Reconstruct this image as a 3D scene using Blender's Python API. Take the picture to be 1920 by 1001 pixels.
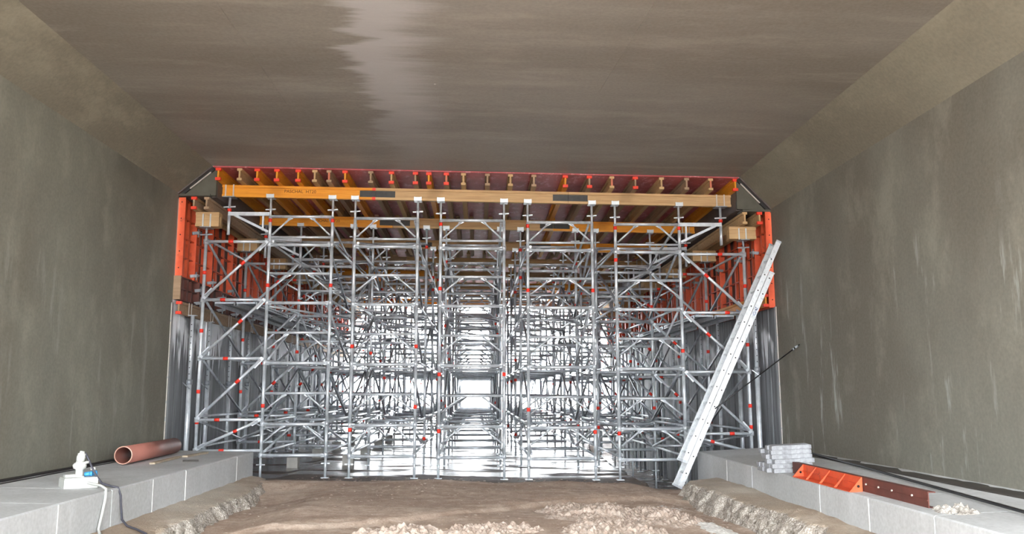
import bpy, math, random
from mathutils import Vector, Matrix, noise

# ------------------------------------------------------------------ reset
for o in list(bpy.data.objects):
    bpy.data.objects.remove(o, do_unlink=True)
scene = bpy.context.scene
COL = scene.collection
random.seed(7)

# ------------------------------------------------------------------ camera
CZ = 1.38
F_PX, PITCH, YAW, ROLL = 1581.4462, .1471, .0397, -.0022
cp, sp, cy, sy = math.cos(PITCH), math.sin(PITCH), math.cos(YAW), math.sin(YAW)
fwd = Vector((sy*cp, cy*cp, sp)); right = Vector((cy, -sy, 0)); up = right.cross(fwd)
cr, sr = math.cos(ROLL), math.sin(ROLL)
r2 = cr*right + sr*up; u2 = -sr*right + cr*up
cam_data = bpy.data.cameras.new('camera'); cam = bpy.data.objects.new('camera', cam_data)
COL.objects.link(cam)
cam_data.sensor_width = 36; cam_data.lens = F_PX/1920*36
cam_data.clip_start = .05; cam_data.clip_end = 500
cam.matrix_world = Matrix(((r2.x, u2.x, -fwd.x, 0), (r2.y, u2.y, -fwd.y, 0), (r2.z, u2.z, -fwd.z, CZ), (0, 0, 0, 1)))
scene.camera = cam

# ------------------------------------------------------------------ sky and exposure
world = bpy.data.worlds.new('overcast_sky'); scene.world = world
world.use_nodes = True
bg = world.node_tree.nodes['Background']
bg.inputs[0].default_value = (.93, .97, 1, 1); bg.inputs[1].default_value = 2.6
vs = scene.view_settings
vs.view_transform = 'Standard'; vs.look = 'None'; vs.gamma = 1; vs.exposure = 3.0
vs.use_curve_mapping = False

# ------------------------------------------------------------------ materials
def S(c):  # sRGB 0-255 -> linear
    return tuple((x/255/12.92 if x/255 <= .04045 else ((x/255+.055)/1.055)**2.4) for x in c)

class Mat:
    def __init__(self, name, rough=.7, metal=0., spec=.5):
        self.m = bpy.data.materials.new(name); self.m.use_nodes = True
        self.nt = self.m.node_tree; self.b = self.nt.nodes['Principled BSDF']
        self.b.inputs['Roughness'].default_value = rough
        self.b.inputs['Metallic'].default_value = metal
        self.b.inputs['Specular IOR Level'].default_value = spec
    def n(self, t, **kw):
        x = self.nt.nodes.new(t)
        for k, v in kw.items(): setattr(x, k, v)
        return x
    def l(self, a, b): self.nt.links.new(a, b)
    def coord(self, scale=(1, 1, 1), world=False):
        if world:
            c = self.n('ShaderNodeNewGeometry').outputs['Position']
        else:
            c = self.n('ShaderNodeTexCoord').outputs['Object']
        mp = self.n('ShaderNodeMapping'); mp.inputs['Scale'].default_value = scale
        self.l(c, mp.inputs[0]); return mp.outputs[0]
    def noise(self, scale, detail=5, vec=None, stretch=(1, 1, 1), world=False, rough=.55):
        x = self.n('ShaderNodeTexNoise'); x.inputs['Scale'].default_value = scale
        x.inputs['Detail'].default_value = detail; x.inputs['Roughness'].default_value = rough
        self.l(vec or self.coord(stretch, world), x.inputs['Vector']); return x.outputs['Fac']
    def ramp(self, fac, stops):
        r = self.n('ShaderNodeValToRGB'); e = r.color_ramp.elements
        while len(e) < len(stops): e.new(.5)
        for el, (p, c) in zip(e, stops):
            el.position = p; el.color = (*c, 1) if len(c) == 3 else c
        self.l(fac, r.inputs[0]); return r.outputs[0]
    def rng(self, fac, a, b, c=0., d=1.):
        r = self.n('ShaderNodeMapRange'); r.interpolation_type = 'SMOOTHSTEP'
        for i, v in zip((1, 2, 3, 4), (a, b, c, d)): r.inputs[i].default_value = v
        self.l(fac, r.inputs[0]); return r.outputs[0]
    def math(self, op, a, b=None):
        r = self.n('ShaderNodeMath', operation=op)
        for i, v in enumerate((a, b)):
            if v is None: continue
            if isinstance(v, (int, float)): r.inputs[i].default_value = v
            else: self.l(v, r.inputs[i])
        return r.outputs[0]
    def mix(self, fac, a, b, mode='MIX'):
        r = self.n('ShaderNodeMix', data_type='RGBA', blend_type=mode)
        for i, v in ((0, fac), (6, a), (7, b)):
            if isinstance(v, (int, float)): r.inputs[i].default_value = v
            elif isinstance(v, tuple): r.inputs[i].default_value = (*v, 1)
            else: self.l(v, r.inputs[i])
        return r.outputs[2]
    def color(self, c):
        if isinstance(c, tuple): self.b.inputs['Base Color'].default_value = (*c, 1)
        else: self.l(c, self.b.inputs['Base Color'])
        return self
    def bump(self, h, strength=.3, dist=.01):
        x = self.n('ShaderNodeBump'); x.inputs['Strength'].default_value = strength
        x.inputs['Distance'].default_value = dist
        self.l(h, x.inputs['Height']); self.l(x.outputs[0], self.b.inputs['Normal']); return self
    def xyz(self):
        s = self.n('ShaderNodeSeparateXYZ'); self.l(self.n('ShaderNodeNewGeometry').outputs['Position'], s.inputs[0])
        return s.outputs
    def rnd(self): return self.n('ShaderNodeObjectInfo').outputs['Random']

M = {}
def simple(name, col, rough=.6, metal=0., var=.15, scale=6, bump=0., stretch=(1, 1, 1), spec=.5):
    m = Mat(name, rough, metal, spec)
    nz = m.noise(scale, 4, stretch=stretch)
    lo = tuple(x*(1-var) for x in col); hi = tuple(min(1, x*(1+var)) for x in col)
    m.color(m.ramp(nz, [(.3, lo), (.7, hi)]))
    if bump: m.bump(nz, bump, .01)
    M[name] = m.m; return m

# concrete of the finished tunnel walls
def concrete(name, base, warm, streak_axis, pale=.35, marks=0., bump=.15, dark_top=0.):
    m = Mat(name, .72, 0, .35)
    big = m.noise(.45, 6, stretch=streak_axis, world=True)
    mid = m.noise(1.7, 6, stretch=streak_axis, world=True, rough=.65)
    fine = m.noise(28, 4, world=True)
    c = m.mix(m.rng(big, .40, .60), base, warm)
    c = m.mix(m.math('MULTIPLY', m.rng(mid, .48, .70), pale), c, tuple(min(1, x*1.75) for x in base))
    c = m.mix(m.math('MULTIPLY', m.rng(mid, .5, .25), .38), c, tuple(x*.62 for x in base))
    c = m.mix(.22, c, m.ramp(fine, [(.3, tuple(x*.6 for x in base)), (.7, tuple(x*1.4 for x in base))]))
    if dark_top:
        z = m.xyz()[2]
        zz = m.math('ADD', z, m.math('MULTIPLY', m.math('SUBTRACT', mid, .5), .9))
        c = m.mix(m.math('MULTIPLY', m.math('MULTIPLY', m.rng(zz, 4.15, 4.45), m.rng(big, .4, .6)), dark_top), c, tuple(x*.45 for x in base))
    if marks:
        st = m.noise(2.6, 5, stretch=(1, 1.6, .22), world=True, rough=.7)
        area = m.noise(.8, 2, world=True)
        z = m.xyz()[2]
        k = m.math('MULTIPLY', m.rng(st, .56, .68), m.rng(area, .40, .55))
        k = m.math('MULTIPLY', k, m.rng(z, 3.6, 2.4))
        c = m.mix(m.math('MULTIPLY', k, marks), c, S((170, 174, 168)))
    m.color(c)
    h = m.math('ADD', m.math('MULTIPLY', mid, .7), m.math('MULTIPLY', fine, .15))
    m.bump(h, bump, .02)
    return m
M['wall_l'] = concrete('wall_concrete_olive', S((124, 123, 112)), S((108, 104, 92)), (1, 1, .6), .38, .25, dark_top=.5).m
M['wall_r'] = concrete('wall_concrete_scratched', S((124, 122, 112)), S((108, 103, 92)), (1, 1, .6), .4, .8).m
M['haunch'] = concrete('haunch_concrete', S((134, 129, 114)), S((118, 112, 98)), (1, .5, 1), .35).m
# ceiling with lateral board streaks and one pale lime patch
m = concrete('ceiling_concrete', S((146, 141, 133)), S((130, 123, 114)), (.35, 1.5, 1), .35)
base_link = m.b.inputs['Base Color'].links[0].from_socket
x_, y_, z_ = m.xyz()
warp = m.noise(1.1, 5, stretch=(.25, 2.2, 1), world=True, rough=.7)
xw = m.math('ADD', x_, m.math('MULTIPLY', m.math('SUBTRACT', warp, .5), 1.5))
k = m.math('MULTIPLY', m.rng(xw, -1.5, -1.25), m.rng(xw, -.35, -1.05))
k = m.math('MULTIPLY', k, m.rng(y_, 12.9, 9.0, .12, 1.))
k2 = m.math('MULTIPLY', m.rng(xw, -1.5, -1.0), m.rng(xw, 3.2, -.6, 0, .3))
c = m.mix(m.math('MULTIPLY', k, .6), base_link, S((206, 205, 208)))
c = m.mix(m.math('MULTIPLY', k2, .4), c, S((172, 167, 163)))
m.color(c); m.b.inputs['Roughness'].default_value = .5
M['ceiling'] = m.m
M['ledge'] = concrete('ledge_concrete', S((196, 198, 200)), S((180, 182, 182)), (1, 1, .5), .2, 0, .12).m
M['ledge2'] = concrete('ledge_concrete_damp', S((168, 171, 174)), S((150, 152, 153)), (1, 1, .3), .2, 0, .12).m
m = concrete('blinding_concrete', S((186, 176, 162)), S((160, 140, 120)), (1, 1, 1), .3, 0, .5)
gr = m.n('ShaderNodeTexVoronoi'); gr.inputs['Scale'].default_value = 55; m.l(m.n('ShaderNodeNewGeometry').outputs['Position'], gr.inputs['Vector'])
nrm_ = m.n('ShaderNodeSeparateXYZ'); m.l(m.n('ShaderNodeNewGeometry').outputs['Normal'], nrm_.inputs[0])
edge = m.rng(m.math('ADD', nrm_.outputs[2], m.math('MULTIPLY', m.math('SUBTRACT', m.noise(5, 4, world=True), .5), .35)), .93, .75)
gcol = m.mix(m.rng(gr.outputs['Distance'], .1, .6), S((214, 210, 204)), S((120, 112, 102)))
bw = m.n('ShaderNodeRGBToBW'); m.l(gr.outputs['Color'], bw.inputs[0])
gcol = m.mix(.5, gcol, m.ramp(bw.outputs[0], [(.2, S((130, 122, 112))), (.8, S((225, 220, 214)))]))
m.color(m.mix(m.math('MULTIPLY', edge, .75), m.b.inputs['Base Color'].links[0].from_socket, gcol))
m.bump(m.math('ADD', m.math('MULTIPLY', gr.outputs['Distance'], -.6), m.noise(12, 5, world=True)), .6, .02)
M['blinding'] = m.m
# wall of the next bay: grey board marked with white lime runs below the timber
def backwall(name):
    m = Mat(name, .6, 0, .35)
    st = m.noise(5, 5, stretch=(1, 3.2, .12), world=True, rough=.65)
    big = m.noise(.7, 4, world=True)
    c = m.ramp(st, [(.25, S((62, 64, 68))), (.5, S((124, 127, 131))), (.75, S((160, 164, 169)))])
    c = m.mix(m.math('MULTIPLY', m.rnd(), .6), c, S((74, 76, 79)))
    z = m.xyz()[2]
    zz = m.math('ADD', z, m.math('MULTIPLY', m.math('SUBTRACT', st, .5), 2.4))
    k = m.math('MULTIPLY', m.rng(zz, 1.95, 2.15), m.rng(big, .47, .55))
    c = m.mix(m.math('MULTIPLY', k, .92), c, S((246, 249, 254)))
    m.color(c); m.bump(st, .25, .02); M[name] = m.m
backwall('backwall')

# sand, wet further in
m = Mat('sand_floor', .9, 0, .3)
x_, y_, z_ = m.xyz()
n1 = m.noise(.9, 6, world=True); n2 = m.noise(6, 6, world=True, rough=.65); n3 = m.noise(45, 3, world=True)
n4 = m.noise(1.2, 6, stretch=(.35, 1.6, 1), world=True, rough=.65)
c = m.ramp(n2, [(.28, S((150, 128, 112))), (.5, S((184, 163, 146))), (.75, S((216, 200, 186)))])
c = m.mix(m.rng(n4, .45, .58, 0, .55), c, S((152, 126, 108)))
c = m.mix(m.rng(n1, .55, .7, 0, .55), c, S((206, 190, 174)))
c = m.mix(.2, c, m.ramp(n3, [(.3, S((110, 88, 74))), (.7, S((222, 208, 194)))]))
yw = m.math('ADD', y_, m.math('MULTIPLY', m.math('SUBTRACT', n1, .5), 1.2))
wet = m.rng(yw, 13.05, 13.55)
c = m.mix(wet, c, m.ramp(n2, [(.3, S((78, 68, 62))), (.7, S((112, 100, 92)))]))
m.color(c)
pud = m.math('MULTIPLY', m.rng(m.noise(1.1, 5, stretch=(.55, 1.5, 1), world=True, rough=.6), .40, .50), m.rng(yw, 13.9, 14.7))
m.l(m.math('SUBTRACT', .92, m.math('ADD', m.math('MULTIPLY', wet, .3), m.math('MULTIPLY', pud, .42))), m.b.inputs['Roughness'])
m.l(m.math('ADD', .3, m.math('MULTIPLY', pud, .5)), m.b.inputs['Specular IOR Level'])
hh = m.math('ADD', m.math('MULTIPLY', n2, .6), m.math('MULTIPLY', n3, .25))
bm_ = m.n('ShaderNodeBump'); bm_.inputs['Distance'].default_value = .03
m.l(m.math('SUBTRACT', .6, m.math('MULTIPLY', pud, .3)), bm_.inputs['Strength'])
m.l(hh, bm_.inputs['Height']); m.l(bm_.outputs[0], m.b.inputs['Normal'])
M['sand'] = m.m
m = Mat('crumbly_sand', .95, 0, .2)
n2 = m.noise(14, 6, world=True, rough=.7)
m.color(m.ramp(n2, [(.3, S((154, 134, 120))), (.5, S((180, 163, 150))), (.75, S((202, 190, 180)))])); m.bump(n2, .8, .03)
M['clod'] = m.m
m = Mat('gravel_edge', .95, 0, .2)
n2 = m.noise(30, 4, world=True, rough=.7)
m.color(m.ramp(n2, [(.3, S((120, 112, 104))), (.55, S((186, 180, 172))), (.75, S((222, 218, 212)))])); m.bump(n2, 1., .03)
M['gravel'] = m.m

# galvanised steel
m = Mat('galvanised_steel', .36, .35, .5)
nz = m.noise(9, 4)
c = m.ramp(nz, [(.3, S((184, 190, 197))), (.7, S((220, 226, 232)))])
c = m.mix(m.math('MULTIPLY', m.rnd(), .35), c, S((166, 172, 178)))
m.color(c); M['galv'] = m.m
m = Mat('galvanised_dark', .42, .4, .5)
nz = m.noise(9, 4); m.color(m.ramp(nz, [(.3, S((130, 135, 142))), (.7, S((168, 174, 180)))])); M['galv_dark'] = m.m
simple('zinc_plate', S((214, 220, 222)), .35, .5, .08)
m = Mat('aluminium', .42, .55, .5)
nz = m.noise(18, 5, stretch=(1, 1, 1), rough=.7)
m.color(m.ramp(nz, [(.28, S((170, 176, 180))), (.45, S((222, 227, 230))), (.8, S((240, 243, 245)))])); M['alu'] = m.m
simple('red_band', S((232, 52, 34)), .5, 0, .06)
simple('red_cap', S((232, 62, 36)), .5, 0, .08)
def wood(name, a, b, rough=.65, var=.5):
    m = Mat(name, rough, 0, .35)
    g = m.noise(3, 6, stretch=(.5, 8, 8), rough=.65)
    c = m.ramp(g, [(.3, a), (.7, b)])
    c = m.mix(m.math('MULTIPLY', m.rnd(), var), c, tuple(x*.62 for x in a))
    st = m.noise(1.6, 3)
    c = m.mix(m.rng(st, .55, .75, 0, .45), c, tuple(x*.55 for x in a))
    m.color(c); m.bump(g, .15, .005); M[name] = m.m
wood('yellow_timber', S((214, 134, 24)), S((240, 166, 50)), .5, .1)
wood('bare_timber', S((176, 142, 100)), S((212, 178, 132)), .7, .25)
wood('grey_timber', S((150, 124, 98)), S((186, 158, 130)), .75, .3)
wood('offcut_timber', S((160, 146, 126)), S((196, 182, 160)), .8, .2)
simple('pink_web', S((205, 120, 92)), .7, 0, .15)
m = Mat('red_film_plywood', .48, 0, .3)
n1 = m.noise(2.2, 5, world=True); n2 = m.noise(9, 5, stretch=(1, .5, 1), world=True, rough=.7)
c = m.ramp(n1, [(.3, S((150, 66, 68))), (.7, S((190, 98, 102)))])
c = m.mix(m.rng(n2, .52, .68, 0, .6), c, S((220, 160, 166)))
m.color(c); m.bump(n2, .2, .01); M['ply'] = m.m
m = Mat('orange_paint', .5, 0, .5)
n1 = m.noise(4, 5, world=True, rough=.7)
c = m.ramp(n1, [(.3, S((202, 74, 40))), (.7, S((226, 98, 58)))])
c = m.mix(m.rng(m.noise(9, 4, stretch=(1, 1, .5), world=True), .62, .72, 0, .55), c, S((122, 60, 40)))
m.color(c); M['orange'] = m.m
simple('rust_brown', S((98, 54, 46)), .6, 0, .25, 5)
simple('dark_plywood', S((86, 78, 76)), .6, 0, .25, 4)
simple('haunch_plate', S((84, 82, 72)), .7, 0, .2, 4)
simple('black_rubber', S((34, 32, 32)), .6, 0, .2)
simple('splice_black', S((46, 46, 44)), .5, 0, .3, 14)
simple('pale_strip', S((196, 190, 182)), .6, 0, .1)
simple('brown_pipe', S((162, 106, 94)), .5, 0, .08, 3)
simple('pipe_rim', S((214, 168, 150)), .5, 0, .05)
simple('white_plastic', S((196, 198, 194)), .45, 0, .06, 10)
simple('blue_plastic', S((66, 150, 205)), .4, 0, .08)
simple('white_joint', S((228, 228, 226)), .8, 0, .08)
simple('dark_cable', S((66, 66, 76)), .5, 0, .1)
simple('bitumen', S((66, 62, 58)), .75, 0, .35, 3, .2, (1, .4, 1))
simple('bar_concrete', S((150, 152, 156)), .8, 0, .35, 16, .5)
simple('block_concrete', S((170, 168, 162)), .85, 0, .15, 8, .3)
simple('ink', S((70, 40, 10)), .8, 0, .05)
simple('blue_ink', S((50, 90, 150)), .8, 0, .05)
simple('hole_dark', S((22, 20, 20)), .9, 0, .05)
simple('black_steel', S((40, 40, 42)), .45, .4, .2)
simple('chalk', S((205, 202, 197)), .9, 0, .08, 12, .3)

# ------------------------------------------------------------------ mesh helpers
class MB:
    def __init__(s): s.v = []; s.f = []; s.sm = []
    def add(s, vs_, fs, sm=False):
        b = len(s.v); s.v += [tuple(p) for p in vs_]
        s.f += [tuple(i+b for i in f) for f in fs]; s.sm += [sm]*len(fs) if isinstance(sm, bool) else sm
        return s
    def box(s, a, b, mat=None):
        x0, y0, z0 = a; x1, y1, z1 = b
        p = [(x0, y0, z0), (x1, y0, z0), (x1, y1, z0), (x0, y1, z0), (x0, y0, z1), (x1, y0, z1), (x1, y1, z1), (x0, y1, z1)]
        if mat is not None: p = [mat @ Vector(q) for q in p]
        return s.add(p, [(0, 3, 2, 1), (4, 5, 6, 7), (0, 1, 5, 4), (1, 2, 6, 5), (2, 3, 7, 6), (3, 0, 4, 7)])
    def cbox(s, c, d, mat=None):
        return s.box([c[i]-d[i]/2 for i in range(3)], [c[i]+d[i]/2 for i in range(3)], mat)
    def bar(s, p0, p1, w, h, upv=(0, 0, 1)):
        p0, p1 = Vector(p0), Vector(p1); d = (p1-p0).normalized(); u = Vector(upv)
        a = d.cross(u)
        if a.length < 1e-4: a = d.cross(Vector((1, 0, 0)))
        a.normalize(); b = a.cross(d)
        pts = []
        for q in (p0, p1):
            for i, j in ((-1, -1), (1, -1), (1, 1), (-1, 1)): pts.append(q + a*(i*w/2) + b*(j*h/2))
        return s.add(pts, [(3, 2, 1, 0), (4, 5, 6, 7), (0, 1, 5, 4), (1, 2, 6, 5), (2, 3, 7, 6), (3, 0, 4, 7)])
    def tube(s, p0, p1, r, n=8, r1=None, caps=True):
        p0, p1 = Vector(p0), Vector(p1); d = (p1-p0).normalized()
        a = d.cross(Vector((0, 0, 1)) if abs(d.z) < .9 else Vector((1, 0, 0))).normalized(); b = d.cross(a)
        r1 = r if r1 is None else r1; pts = []
        for q, rr in ((p0, r), (p1, r1)):
            for i in range(n):
                t = 2*math.pi*i/n; pts.append(q + a*(rr*math.cos(t)) + b*(rr*math.sin(t)))
        fs = [(i, (i+1) % n, n+(i+1) % n, n+i) for i in range(n)]; sm = [True]*n
        if caps: fs += [tuple(range(n-1, -1, -1)), tuple(range(n, 2*n))]; sm += [False]*2
        return s.add(pts, fs, sm)
    def prism(s, poly, d0, d1, axis='y'):
        n = len(poly)
        def P(u, w, d): return (u, d, w) if axis == 'y' else ((d, u, w) if axis == 'x' else (u, w, d))
        pts = [P(u, w, d0) for u, w in poly]+[P(u, w, d1) for u, w in poly]
        return s.add(pts, [tuple(range(n)), tuple(range(2*n-1, n-1, -1))]+[((i+1) % n, i, n+i, n+(i+1) % n) for i in range(n)])
    def path(s, pts, r, n=7):
        pts = [Vector(p) for p in pts]; N = len(pts); vs_ = []
        for i, p in enumerate(pts):
            d = (pts[min(i+1, N-1)]-pts[max(i-1, 0)]).normalized()
            a = d.cross(Vector((0.3, 0.2, 1))).normalized(); b = d.cross(a)
            vs_ += [p + a*(r*math.cos(2*math.pi*j/n)) + b*(r*math.sin(2*math.pi*j/n)) for j in range(n)]
        fs = [(i*n+j, i*n+(j+1) % n, (i+1)*n+(j+1) % n, (i+1)*n+j) for i in range(N-1) for j in range(n)]
        s.add(vs_, fs, True)
        s.add(vs_[:n], [tuple(range(n))]); return s.add(vs_[-n:], [tuple(range(n-1, -1, -1))])
    def lathe(s, prof, c, n=16, axis=None):
        vs_ = []
        mtx = axis or Matrix.Identity(3)
        for r, z in prof:
            for j in range(n):
                t = 2*math.pi*j/n; vs_.append(Vector(c) + mtx @ Vector((r*math.cos(t), r*math.sin(t), z)))
        fs = [(i*n+j, i*n+(j+1) % n, (i+1)*n+(j+1) % n, (i+1)*n+j) for i in range(len(prof)-1) for j in range(n)]
        return s.add(vs_, fs, True)
    def mesh(s, name, mat, origin=(0, 0, 0)):
        me = bpy.data.meshes.new(name)
        o = Vector(origin)
        me.from_pydata([tuple(Vector(p)-o) for p in s.v], [], s.f)
        me.polygons.foreach_set('use_smooth', s.sm)
        me.materials.append(mat if not isinstance(mat, str) else M[mat]); me.update(); return me
    def build(s, name, mat, parent=None, origin=None):
        if origin is None: origin = parent_world(parent) if parent else (0, 0, 0)
        return link(name, s.mesh(name, mat, origin), parent, (0, 0, 0) if parent else origin)

def parent_world(o):
    p = Vector((0, 0, 0))
    while o: p += o.location; o = o.parent
    return p
def link(name, me, parent=None, loc=(0, 0, 0)):
    o = bpy.data.objects.new(name, me); COL.objects.link(o); o.location = loc
    if parent: o.parent = parent
    return o
def tag(o, label=None, cat=None, group=None, kind=None):
    if label: o['label'] = label
    if cat: o['category'] = cat
    if group: o['group'] = group
    if kind: o['kind'] = kind
    return o
def thing(name, label, cat, loc=(0, 0, 0), group=None, kind=None):
    o = bpy.data.objects.new(name, None); COL.objects.link(o); o.location = loc; o.empty_display_size = .2
    return tag(o, label, cat, group, kind)
def text_mesh(txt, size, mat):
    cu = bpy.data.curves.new('lettering', 'FONT'); cu.body = txt; cu.size = size; cu.extrude = .0006
    cu.align_x = 'CENTER'; cu.align_y = 'CENTER'
    t = bpy.data.objects.new('lettering', cu); COL.objects.link(t)
    dg = bpy.context.evaluated_depsgraph_get()
    me = bpy.data.meshes.new_from_object(t.evaluated_get(dg)); me.materials.clear(); me.materials.append(M[mat])
    bpy.data.objects.remove(t, do_unlink=True); return me

SL = -.014                      # cross fall of slab, stringers and floor
Y_MOUTH, Y_END, Y_FAR = -0.3, 13.6, 31.4
XL, XR = -4.885, 4.862
ROWS = [14+2.45*i for i in range(8)]
COLX = [(-3.491, -2.457), (-2.08, -1.031), (-.644, .422), (.822, 1.914), (2.311, 3.406)]
LEV = [.33, .823, 1.806, 2.793, 3.767, 4.247]
def bottom(x): return 4.565+SL*x    # underside of the stringers

# ------------------------------------------------------------------ setting: slab, haunches, walls
def strip(name, poly, y0, y1, mat):
    return tag(MB().prism(poly, y0, y1).build(name, mat), kind='structure')
cl = tag(strip('ceiling', [(-4.355, 5.0475), (-4.355, 5.9), (4.349, 5.9), (4.349, 4.926)], Y_MOUTH, Y_END, 'ceiling'), 'streaked concrete slab soffit with a pale lime patch')
for (xa, ya, xb, yb) in ((-2.489, 7.3, -2.464, 10.5), (1.66, 7.0, 1.456, 9.7), (-.53, 9.6, -.508, 11.3)):
    n = 8; b = MB()
    for i in range(n):
        t0, t1 = i/n, (i+1)/n
        P = lambda t: (xa+(xb-xa)*t, ya+(yb-ya)*t, 4.9865+SL*(xa+(xb-xa)*t)-.001)
        b.bar(P(t0), P(t1), .018, .008+.006*random.random())
    b.build('board_seam', 'ceiling', cl)
strip('trim_1', [(-4.885, 4.591), (-5.5, 4.591), (-5.5, 5.9), (-4.355, 5.9), (-4.355, 5.0475)], Y_MOUTH, Y_END, 'haunch')
strip('trim_2', [(4.349, 4.926), (4.349, 5.9), (5.5, 5.9), (5.5, 4.388), (4.862, 4.388)], Y_MOUTH, Y_END, 'haunch')
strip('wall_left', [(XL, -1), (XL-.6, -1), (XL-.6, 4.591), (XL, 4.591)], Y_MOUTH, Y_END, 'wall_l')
strip('wall_right', [(XR, 4.388), (XR+.6, 4.388), (XR+.6, -1), (XR, -1)], Y_MOUTH, Y_END, 'wall_r')
# joint strip at the end of each finished wall
for n_, x, s in (('trim_3', XL, 1), ('trim_4', XR, -1)):
    b = MB().box((min(x, x+s*.018), Y_END-.05, .45), (max(x, x+s*.018), Y_END+.02, 2.8 if s > 0 else 2.75))
    tag(b.build(n_, 'ledge2'), kind='structure')
    b = MB(); z = .5
    while z < 2.6:
        h = .15+.3*random.random(); b.box((min(x+s*.017, x+s*.028), Y_END-.09, z), (max(x+s*.017, x+s*.028), Y_END-.075, z+h)); z += h+.08*random.random()
    tag(b.build('trim_5' if s > 0 else 'trim_6', 'pale_strip'), kind='structure')

# walls of the next bay, board marked panel by panel
for n_, x, s in (('wall_left_rear', -4.9, 1), ('wall_right_rear', 4.88, -1)):
    top = 2.86 if s > 0 else 2.76
    w = MB().box((min(x-s*.05, x-s*.6), Y_END, -1.2), (max(x-s*.05, x-s*.6), Y_FAR, top)).build(n_, 'ledge2'); tag(w, kind='structure')
    y = Y_END; i = 0
    while y < Y_FAR-.1:
        wd = random.choice((.42, .52, .6, .36)); y1 = min(y+wd, Y_FAR); off = random.choice((0, .012, .022, .006))
        MB().box((min(x-s*.052, x+s*off), y+.011, -1.2), (max(x-s*.052, x+s*off), y1-.011, top-.002)).build('panel', 'backwall', w); y = y1

# ------------------------------------------------------------------ floor
def ground(x, y):
    z = SL*x*.9
    f = noise.noise(Vector((x*.6, y*.6, 0)))*.035+noise.noise(Vector((x*2.1, y*2.1, 3)))*.016+noise.noise(Vector((x*6, y*6, 5)))*.007
    if y < 13.4:
        z += f
        z -= .13*min(1, max(0, (-2.1-x)/.6))*min(1, max(0, (13-y)/1.2))+.09*min(1, max(0, (x-2.3)/.5))*min(1, max(0, (13-y)/1.2))
        if x > 2.3: z -= .10*min(1, (x-2.3)/.5)*min(1, max(0, (y-12.5)/.5))
        d = (x+1.0)*.55-(y-9.6)*.9+.25*math.sin(x*1.5)        # a dragged track
        z += .045*math.exp(-(d/.10)**2)-.045*math.exp(-((d+.22)/.14)**2)
        z += .05*max(0, 1-abs(y-13.15)/.5)*(.6+.6*noise.noise(Vector((x*1.3, 0, 9))))
    else:
        z += f*.35-.01
        t = min(1, max(0, (x-2.62-.02*(y-14)+.1*noise.noise(Vector((y*1.5, 2, 0))))/.35))
        z -= .75*t*(1 if y < Y_FAR else 0)
        t3 = min(1, max(0, (-3.1-x)/.3)); z -= .06*t3
    return z
def grid(xs, ys, fn):
    v = [(x, y, fn(x, y)) for y in ys for x in xs]; n = len(xs)
    f = [(j*n+i, j*n+i+1, (j+1)*n+i+1, (j+1)*n+i) for j in range(len(ys)-1) for i in range(n-1)]
    return v, f
def lin(a, b, n): return [a+(b-a)*i/n for i in range(n+1)]
b = MB(); v, f = grid(lin(-4.95, 4.95, 190), lin(-3, 5, 30)[:-1]+lin(5, 16, 240)[:-1]+lin(16, Y_FAR+.5, 120), ground); b.add(v, f, True)
tag(b.build('floor', 'sand'), 'brown sand floor, dry in front and wet under the towers', kind='structure')
b = MB()
for y0, y1 in ((-40, -3), (Y_FAR+.5, 120)):
    b.box((-60, y0, -.6), (60, y1, -.03))
tag(b.build('ground_outside', 'sand'), kind='structure')

# ------------------------------------------------------------------ concrete ledges along both walls
def ledge(name, xw, xe, zw, ze, joints, yend, whites):
    r = tag(thing(name, 'smooth grey concrete ledge cast along the wall', None), kind='structure')
    ys = [-3]+sorted(joints)+[yend]
    s = 1 if xe > xw else -1
    for i in range(len(ys)-1):
        p = .004*(i % 2)
        MB().prism([(xw, -.9), (xe+s*p, -.9), (xe+s*p, ze-.012), (xe+s*p-s*.015, ze), (xw, zw)] if s > 0 else
                   [(xw, zw), (xe+s*p-s*.015, ze), (xe+s*p, ze-.012), (xe+s*p, -.9), (xw, -.9)], ys[i]+.004, ys[i+1]-.004).build('panel', 'ledge', r)
    MB().box((min(xw, xe-s*.012), -2.99, -.9), (max(xw, xe-s*.012), yend-.01, min(zw, ze)-.02)).build('core', 'ledge2', r)
    for y in whites:
        MB().box((min(xe-s*.01, xe+s*.008), y-.007, .1), (max(xe-s*.01, xe+s*.008), y+.007, ze-.01)).build('joint_strip', 'white_joint', r)
    return r
ledge('ledge_left', XL, -3.53, .49, .458, [4.4, 5.4, 6.4, 7.457, 8.518, 9.554, 10.6, 12.772], 13.7, [7.457, 9.554, 10.6, 12.772])
ledge('ledge_right', XR, 3.5, .50, .436, [4.3, 5.4, 6.551, 7.658, 8.758, 9.781, 10.925, 12.025], 13.65, [7.658, 12.025])
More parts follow.
